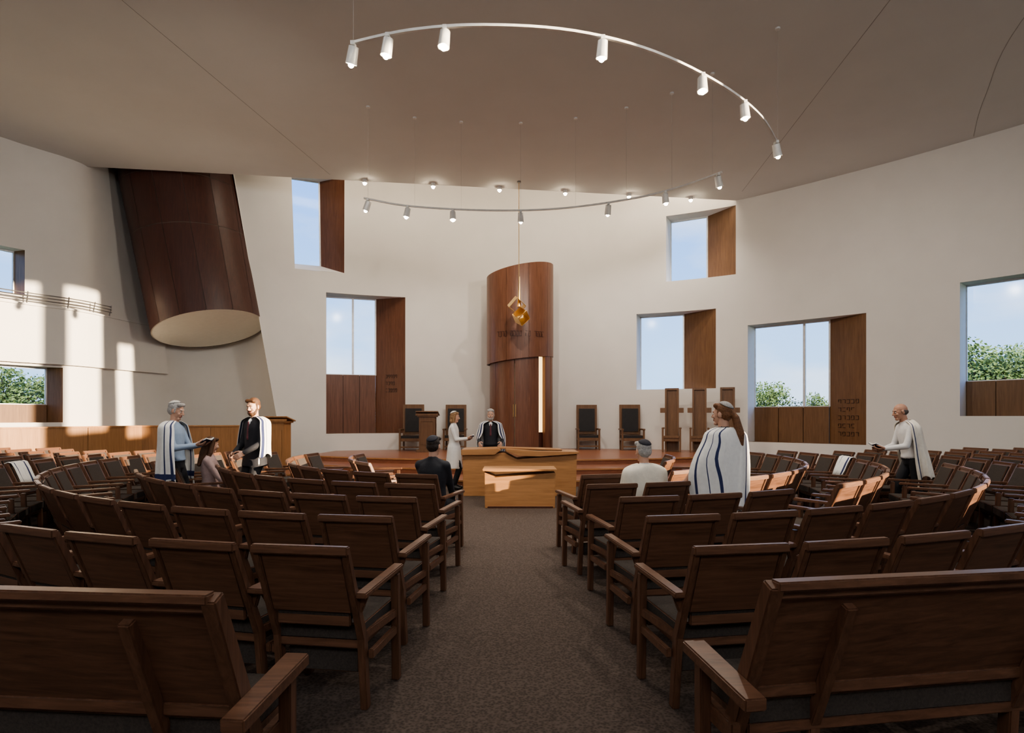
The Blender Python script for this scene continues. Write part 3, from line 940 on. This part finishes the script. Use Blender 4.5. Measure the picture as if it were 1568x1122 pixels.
    if hair:
        if hairstyle != 'bald':
            H(ell((0,-.024,.046), (.083,.093,.082)), hair)
            H(ell((0,-.045,.0), (.080,.066,.075)), hair)
            H(cap((-.05,.045,.09), (.05,.045,.09), .028, .028), hair)
            for s_ in (-1, 1): H(cap((s_*.07,.012,.03), (s_*.072,.012,-.02), .012, .008), hair)
        else:
            H(ell((0,-.040,-.012), (.078,.070,.048)), hair)
            for s_ in (-1, 1): H(cap((s_*.070,-.03,.012), (s_*.071,.008,.002), .012, .008), hair)
        if hairstyle == 'bob':
            for s_ in (-1, 1): H(cap((s_*.065,-.01,.05), (s_*.07,-.01,-.10), .038, .03), hair)
            H(cap((0,-.06,.0), (0,-.065,-.11), .06, .045), hair)
            H(cap((-.04,-.06,-.05), (.04,-.06,-.11), .045, .045), hair)
        if hairstyle == 'long':
            for s_ in (-1, 1):
                H(cap((s_*.062,-.02,.05), (s_*.078,-.02,-.13), .04, .035), hair); H(cap((s_*.075,-.02,-.13), (s_*.07,-.05,-.30), .035, .022), hair)
            H(cap((0,-.06,.02), (0,-.09,-.15), .065, .06), hair); H(cap((0,-.09,-.15), (0,-.12,-.33), .06, .03), hair)
        if hairstyle == 'ponytail':
            H(cap((0,-.105,.02), (0,-.145,-.04), .03, .036), hair); H(cap((0,-.145,-.04), (.01,-.185,-.20), .038, .046), hair)
            H(cap((.01,-.185,-.20), (.025,-.195,-.40), .046, .016), hair)
    for s_ in (-1, 1): H(cap((s_*.020,.090,.026), (s_*.045,.079,.028), .0055, .004), hair or skin)
    if beard:
        H(ell((0,.045,-.088), (.052,.048,.042)), beard); H(cap((-.026,.086,-.046), (.026,.086,-.046), .008, .008), beard)
        for s_ in (-1, 1): H(cap((s_*.062,.01,-.03), (s_*.045,.045,-.085), .016, .022), beard)
    remesh('head', hp, .0055, 2, e, k)
    mb = MB()
    for s_ in (-1, 1):
        mb.part(xf(ell((s_*.030,.0775,.002), (.012,.011,.0075)), lambda p: Hh(p)*k), M_eyew)
        mb.part(xf(ell((s_*.030,.0860,.002), (.006,.005,.006)), lambda p: Hh(p)*k), M_eyed)
    mb.obj('eyes', smooth=60, parent=e)
    if kippah:
        mb = MB(); n = 24; vs = []; rg = 6
        cc = V((0,-.026,.046)); Rk = Matrix.Rotation(.45, 3, 'X')
        for jx in range(1, rg+1):
            a = .95*jx/rg
            for i in range(n):
                b = 2*pi*i/n; vs.append(Hh(cc+Rk @ V((.089*sin(a)*cos(b), .099*sin(a)*sin(b), .090*cos(a))))*k)
        vs.append(Hh(cc+Rk @ V((0,0,.092)))*k)
        fs = [(jx*n+i, jx*n+(i+1) % n, (jx+1)*n+(i+1) % n, (jx+1)*n+i) for jx in range(rg-1) for i in range(n)]
        fs += [(len(vs)-1, (i+1) % n, i) for i in range(n)]
        mb.add(vs, fs, kippah); o = mb.obj('kippah', smooth=60, parent=e)
        sm2 = o.modifiers.new('s', 'SOLIDIFY'); sm2.thickness = .004; sm2.offset = 1
    for i, (sd, el, w) in enumerate(wr):
        fd = (w-el).normalized()
        pn = V(palms[i]) if palms else V((-sd*.9,.0,-.4))
        cross = fd.cross(-(pn-fd*pn.dot(fd)).normalized())
        want = V((-sd*.4,.8,.9)); side = 1 if cross.dot(want) > 0 else -1
        hand('hand_right' if sd > 0 else 'hand_left', w, fd, pn, side, curl, skin, e, k)
    if shawl:
        segs = []
        for sd, el, w in wr:
            sh = U((sd*.172,-.012,1.392)); segs += [(sh, el, .072), (el, el.lerp(w, .6), .066)]
        mb = MB(); ncol = 96; W = shawl_w
        pr = [(.556,.076,.072),(.560,.10,.086),(.548,.15,.104),(.510,.200,.120),(.45,.225*W,.136),(.37,.225*W,.147),(.25,.220*W,.157),(.10,.222*W,.167)]
        z = .10
        while z > -shawl_len+.001:
            z = max(-shawl_len, z-.08); pr.append((z, .225*W+.02*(.1-z), .170+.03*(.1-z)))
        vs = []
        nr = len(pr)
        for r_, (z, a, b) in enumerate(pr):
            tt = max(0, (.5-z))
            for c in range(ncol+1):
                f = c/ncol; op = shawl_open-6*min(1, tt*2)
                ph = radians(op+(360-2*op)*f)
                am = .075*min(1, tt*1.8)
                m_ = 1+am*sin(ph*9+1.1*sin(ph*2.3)+z*2.6)+am*.45*sin(ph*19+z*5)
                x = a*m_*sin(ph); y = b*m_*cos(ph)-.015
                zz = z+(.03*sin(ph*3)+.02*sin(ph*7) if r_ == nr-1 else 0)+(.012*abs(sin(ph)) if r_ > 3 else 0)
                p = U(V((x, y, hz+zz)))
                if r_ > 2:
                    for a_, b_, rr in segs:
                        low_ = min(a_.z, b_.z)
                        zc = max(p.z, low_)
                        dd = b_-a_; tq = 0 if abs(dd.z) < 1e-4 else max(0, min(1, (zc-a_.z)/dd.z))
                        cpt = a_+dd*tq
                        if p.z > max(a_.z, b_.z)+.05: continue
                        fall = 1.0 if p.z >= low_-.02 else max(.35, 1-(low_-p.z)*1.1)
                        if p.x*cpt.x > 0:
                            need = abs(cpt.x)+rr
                            wgt = math.exp(-((p.y-cpt.y)/.13)**2)*fall
                            if abs(p.x) < need:
                                p.x = math.copysign(abs(p.x)+(need-abs(p.x))*wgt, p.x)
                            if cpt.y < -.05 and p.y < 0:
                                wy = math.exp(-((abs(p.x)-abs(cpt.x))/.10)**2)*fall
                                if p.y > cpt.y-rr: p.y += (cpt.y-rr-p.y)*wy
                if sit and p.z < (seat_h+.06)/k:
                    ex = (seat_h+.06)/k-p.z; p.z = (seat_h+.06)/k-ex*.45
                    p.y += ex*.3*cos(ph); p.x *= 1+ex*.4
                vs.append(p*k)
        for r_ in range(nr-1):
            for c in range(ncol):
                f = (c+.5)/ncol; m_ = shawl
                for s0, s1 in stripes:
                    if s0 <= f <= s1 or s0 <= 1-f <= s1: m_ = M_navy
                if hem and r_ == nr-3: m_ = M_navy
                a = r_*(ncol+1)+c
                if m_ not in mb.mats: mb.mats.append(m_)
                mb.f.append([a, a+1, a+ncol+2, a+ncol+1]); mb.m.append(mb.mats.index(m_))
        # knotted corner tassels
        o0 = len(vs)
        mb.v = vs
        for ci in ((nr-1)*(ncol+1), (nr-1)*(ncol+1)+ncol):
            base_ = mb.v[ci].copy()
            mb.cyl(base_, base_+V((0,.004,-.10*k)), .005, .009, shawl, 6)
        o = mb.obj('prayer_shawl', smooth=80, parent=e)
        md = o.modifiers.new('s', 'SOLIDIFY'); md.thickness = .008; md.offset = 1
        md = o.modifiers.new('b', 'SUBSURF'); md.levels = 1; md.render_levels = 1
    if book:
        mid = (wr[0][2]+wr[1][2])/2+V((0,.08,.035)); mb = MB()
        tilt = Matrix.Rotation(.45, 3, 'X')
        for s_ in (-1, 1):
            R_ = tilt @ Matrix.Rotation(-s_*.22, 3, 'Y')
            mb.box((mid+tilt @ V((s_*.062,0,.0)))*k, (.125*k,.18*k,.006), M_book, R_)
            mb.box((mid+tilt @ V((s_*.060,0,.012)))*k, (.115*k,.17*k,.016), M_paper, R_)
        mb.obj('open_prayer_book', bevel=.001, parent=e)
    return e

person('standing_man_reading', (-4.55,8.1,0), radians(-86), 1.75, top=M_shirtb, trous=M_trous, hair=M_greyhair, hairstyle='short', kippah=M_kipw,
       shawl=M_shawl, shawl_len=.24, stripes=((.04,.07),(.16,.18)), hem=True, shawl_open=40, hands=((.11,.32,1.17),(-.11,.32,1.17)), head_pitch=.28, book=True,
       palms=((-.3,-.2,1),(.3,-.2,1)))
person('standing_man_in_suit', (-3.77,8.8,0), radians(148), 1.82, top=M_suit, hair=M_brownhair, beard=M_brownhair, shawl=M_shawl, shawl_len=.0, shawl_open=50,
       stripes=((.03,.08),(.12,.14)), hands=((.16,.22,.98),(-.14,.26,1.0)), head_yaw=.3, head_pitch=.2, jacket=1.07, vneck=M_shirtw)
person('seated_woman', (-4.17,8.30,0), seat_pos(-4.17,8.30)-.1, 1.56, sit=True, top=M_blouse, hair=M_brownhair, hairstyle='long', hands=((.1,.32,.60),(-.1,.32,.60)), head_yaw=.5, head_pitch=.2, palms=((0,0,-1),(0,0,-1)))
c = near_chair(3.5, -1.0, 7.1)
person('seated_man_in_suit', (c[1],c[2],0), c[3], 1.66, sit=True, top=M_suit, hair=M_darkhair, kippah=M_kipd, hands=((.14,.30,.60),(-.14,.30,.60)), jacket=1.1, palms=((0,0,-1),(0,0,-1)), vneck=M_shirtw)
c = near_chair(4.4, 1.42, 6.3)
person('seated_man_in_prayer_shawl', (c[1],c[2],0), c[3]-.05, 1.62, sit=True, top=M_shirtw, hair=M_greyhair, kippah=M_kipd, shawl=M_shawlc, shawl_len=.25, shawl_w=1.20,
       hands=((.16,.28,.62),(-.16,.28,.62)), head_pitch=.1, palms=((0,0,-1),(0,0,-1)))
person('standing_woman_in_white_coat', (-1.24,12.85,0), radians(-92), 1.66, top=M_coat, trous=M_trous, hair=M_blondhair, hairstyle='bob', kippah=M_kipw, coat=.50,
       hands=((.1,.30,1.15),(-.12,.28,1.12)), head_pitch=.12, book=True, palms=((-.3,-.2,1),(.3,-.2,1)))
person('rabbi_at_table', (-.46,13.0,0), radians(180), 1.71, top=M_suit, trous=M_trous, hair=M_greyhair, hairstyle='short', kippah=M_kipw, shawl=M_shawl, shawl_len=.2, shawl_open=22,
       stripes=((.03,.06),(.09,.12),(.2,.22)), hands=((.24,.24,1.02),(-.24,.24,1.02)), beard=M_greyhair, shawl_w=1.08, vneck=M_shirtw)
person('standing_woman_in_prayer_shawl', (2.14,6.08,0), radians(22), 1.69, top=M_trous, sleeve=M_shirtw, trous=M_trous, hair=M_redhair, hairstyle='ponytail', kippah=M_kipk,
       shawl=M_shawl, shawl_len=.52, stripes=((.10,.14),(.25,.262),(.34,.375)), hands=((.2,.22,1.0),(-.40,.10,.94)), head_yaw=.45, bare_arm=(-1,), skirt=.5, shawl_open=78)
person('walking_man_in_prayer_shawl', (5.86,8.8,0), radians(82), 1.76, lean=.2, top=M_shirtw, trous=M_trous, hair=M_fringe, hairstyle='bald', skin=M_skin2, shawl=M_shawlc, shawl_len=.3, shawl_open=66,
       stripes=((.04,.06),), hands=((.12,.37,1.05),(-.10,.40,1.08)), legs=((.10,.22),(-.10,-.2)), head_pitch=.1, book=True, palms=((-.3,-.2,1),(.3,-.2,1)))

# shawls left hanging over chair backs
def draped(x, y, yaw, stripe):
    mb = MB(); prof = [(-.13,.62),(-.17,.72),(-.21,.83),(-.25,.915),(-.285,.93),(-.325,.915),(-.325,.82),(-.315,.72),(-.31,.60),(-.31,.50)]
    n = 24; vs = []
    for r, (py, pz) in enumerate(prof):
        for i in range(n+1):
            u = i/n-.5
            f = (.012*sin(u*38+r*.3)+.01) * (1 if r > 4 else -1)*abs(r-4.5)/4.5
            vs.append(V((u*.40*(1-.02*abs(r-4)), py-f, pz+(.02*sin(u*9) if r in (0, len(prof)-1) else 0))))
    for r in range(len(prof)-1):
        for i in range(n):
            m = M_navy if (i in stripe) else M_shawl
            if m not in mb.mats: mb.mats.append(m)
            a = r*(n+1)+i; mb.f.append([a,a+1,a+n+2,a+n+1]); mb.m.append(mb.mats.index(m))
    mb.v = vs
    o = mb.obj('draped_prayer_shawl', smooth=80, loc=(x, y, 0), rz=yaw)
    md = o.modifiers.new('s', 'SOLIDIFY'); md.thickness = .008; md.offset = 0
for R, x, y, st_ in ((5.3, 4.9, 9.3, (3,4,18)), (7.1, -6.3, 8.3, (5,20))):
    c = near_chair(R, x, y); d = V((-sin(c[3]), cos(c[3])))
    draped(c[1]-d.x*.15, c[2]-d.y*.15, c[3], st_)

# ------------------------------------------------------------------ outside
gm = mat('grass', (.06, .10, .03), .9, var=.4, scale=.5)
g = MB(); g.box((0, 20, -.5), (300, 300, .2), gm); g.obj('ground')
M_leaf = mat('leaves', (.17, .23, .06), .7, var=.5, scale=1.2)
M_leaf2 = mat('leaves_dark', (.10, .15, .06), .7, var=.5, scale=1.2)
M_bark = mat('bark', (.07, .05, .035), .9)
def tree_mesh(seed, lm):
    rnd = random.Random(seed); mb = MB()
    mb.cyl((0,0,0), (.1,.05,2.2), .16, .11, M_bark, 8)
    blobs = []
    for i in range(13):
        a = rnd.uniform(0, 2*pi); r = rnd.uniform(0, 1.5)
        c = V((r*cos(a), r*sin(a), rnd.uniform(2.2, 4.6)-.35*r)); blobs.append((c, rnd.uniform(.6, 1.05)))
        mb.cyl((.1,.05,2.0), c, .06, .02, M_bark, 5)
    for c, R in blobs:
        for i in range(260):
            d = V((rnd.gauss(0,1), rnd.gauss(0,1), rnd.gauss(0,1))).normalized()*R*rnd.uniform(.5, 1.08)
            p = c+d; u = V((rnd.gauss(0,1), rnd.gauss(0,1), rnd.gauss(0,1))).normalized(); v = u.orthogonal().normalized()
            s_ = rnd.uniform(.05, .11)
            mb.add([p-u*s_, p-v*s_*.6, p+u*s_, p+v*s_*.6], [(0,1,2,3)], lm)
    return mb.mesh('tree')
TM = [tree_mesh(1, M_leaf), tree_mesh(2, M_leaf2), tree_mesh(3, M_leaf)]
for px, d, ztop, k in ((1168,38,4.1,0), (1222,42,3.1,1), (1252,40,3.2,2), (1200,44,2.6,1), (1490,34,6.2,2), (1540,33,6.0,0), (1590,36,6.2,2), (1640,34,5.4,1),
                       (15,32,4.5,2), (70,34,4.3,0), (-40,32,4.6,2), (-100,33,4.5,0), (515,44,4.2,1), (560,46,4.5,1), (600,46,4.4,1), (-160,30,4.4,1)):
    o = bpy.data.objects.new('tree', TM[k]); sc = (ztop+.4)/5.3
    o.scale = (sc*1.15, sc*1.15, sc); o.rotation_euler = (0, 0, px); o.location = (B(px)*d, d, -.4); link(o)

# world sky
w = bpy.data.worlds.new('sky'); S.world = w; w.use_nodes = True
nt = w.node_tree; bg = nt.nodes['Background']
tc = nt.nodes.new('ShaderNodeTexCoord'); sx = nt.nodes.new('ShaderNodeSeparateXYZ')
rp = nt.nodes.new('ShaderNodeValToRGB')
rp.color_ramp.elements[0].position = 0; rp.color_ramp.elements[0].color = (.46,.70,1.0,1)
rp.color_ramp.elements[1].position = .42; rp.color_ramp.elements[1].color = (.17,.40,1.0,1)
mp = nt.nodes.new('ShaderNodeMapping'); mp.inputs['Scale'].default_value = (2, 2, 7)
ns = nt.nodes.new('ShaderNodeTexNoise'); ns.inputs['Scale'].default_value = 1.4; ns.inputs['Detail'].default_value = 7
r2 = nt.nodes.new('ShaderNodeValToRGB'); r2.color_ramp.elements[0].position = .48; r2.color_ramp.elements[1].position = .8
r2.color_ramp.elements[0].color = (0,0,0,1); r2.color_ramp.elements[1].color = (.7,.7,.7,1)
mx = nt.nodes.new('ShaderNodeMixRGB'); mx.inputs[2].default_value = (.95,.97,1,1)
L = nt.links.new
L(tc.outputs['Generated'], sx.inputs[0]); L(sx.outputs['Z'], rp.inputs['Fac'])
L(tc.outputs['Generated'], mp.inputs['Vector']); L(mp.outputs[0], ns.inputs['Vector']); L(ns.outputs['Fac'], r2.inputs['Fac'])
L(r2.outputs['Color'], mx.inputs[0]); L(rp.outputs['Color'], mx.inputs[1]); L(mx.outputs[0], bg.inputs['Color'])
bg.inputs['Strength'].default_value = 1.35

# ------------------------------------------------------------------ camera
cam = bpy.data.cameras.new('camera'); co = bpy.data.objects.new('camera', cam); link(co)
co.location = (0, 0, EYE); co.rotation_euler = (radians(90), 0, 0)
cam.sensor_width = 36; cam.lens = 920/1568*36; cam.shift_y = (638-561)/1568
S.camera = co
S.view_settings.view_transform = 'AgX'
try: S.view_settings.look = 'AgX - Medium High Contrast'
except Exception as ex: print('look', ex)
S.view_settings.exposure = 0.5
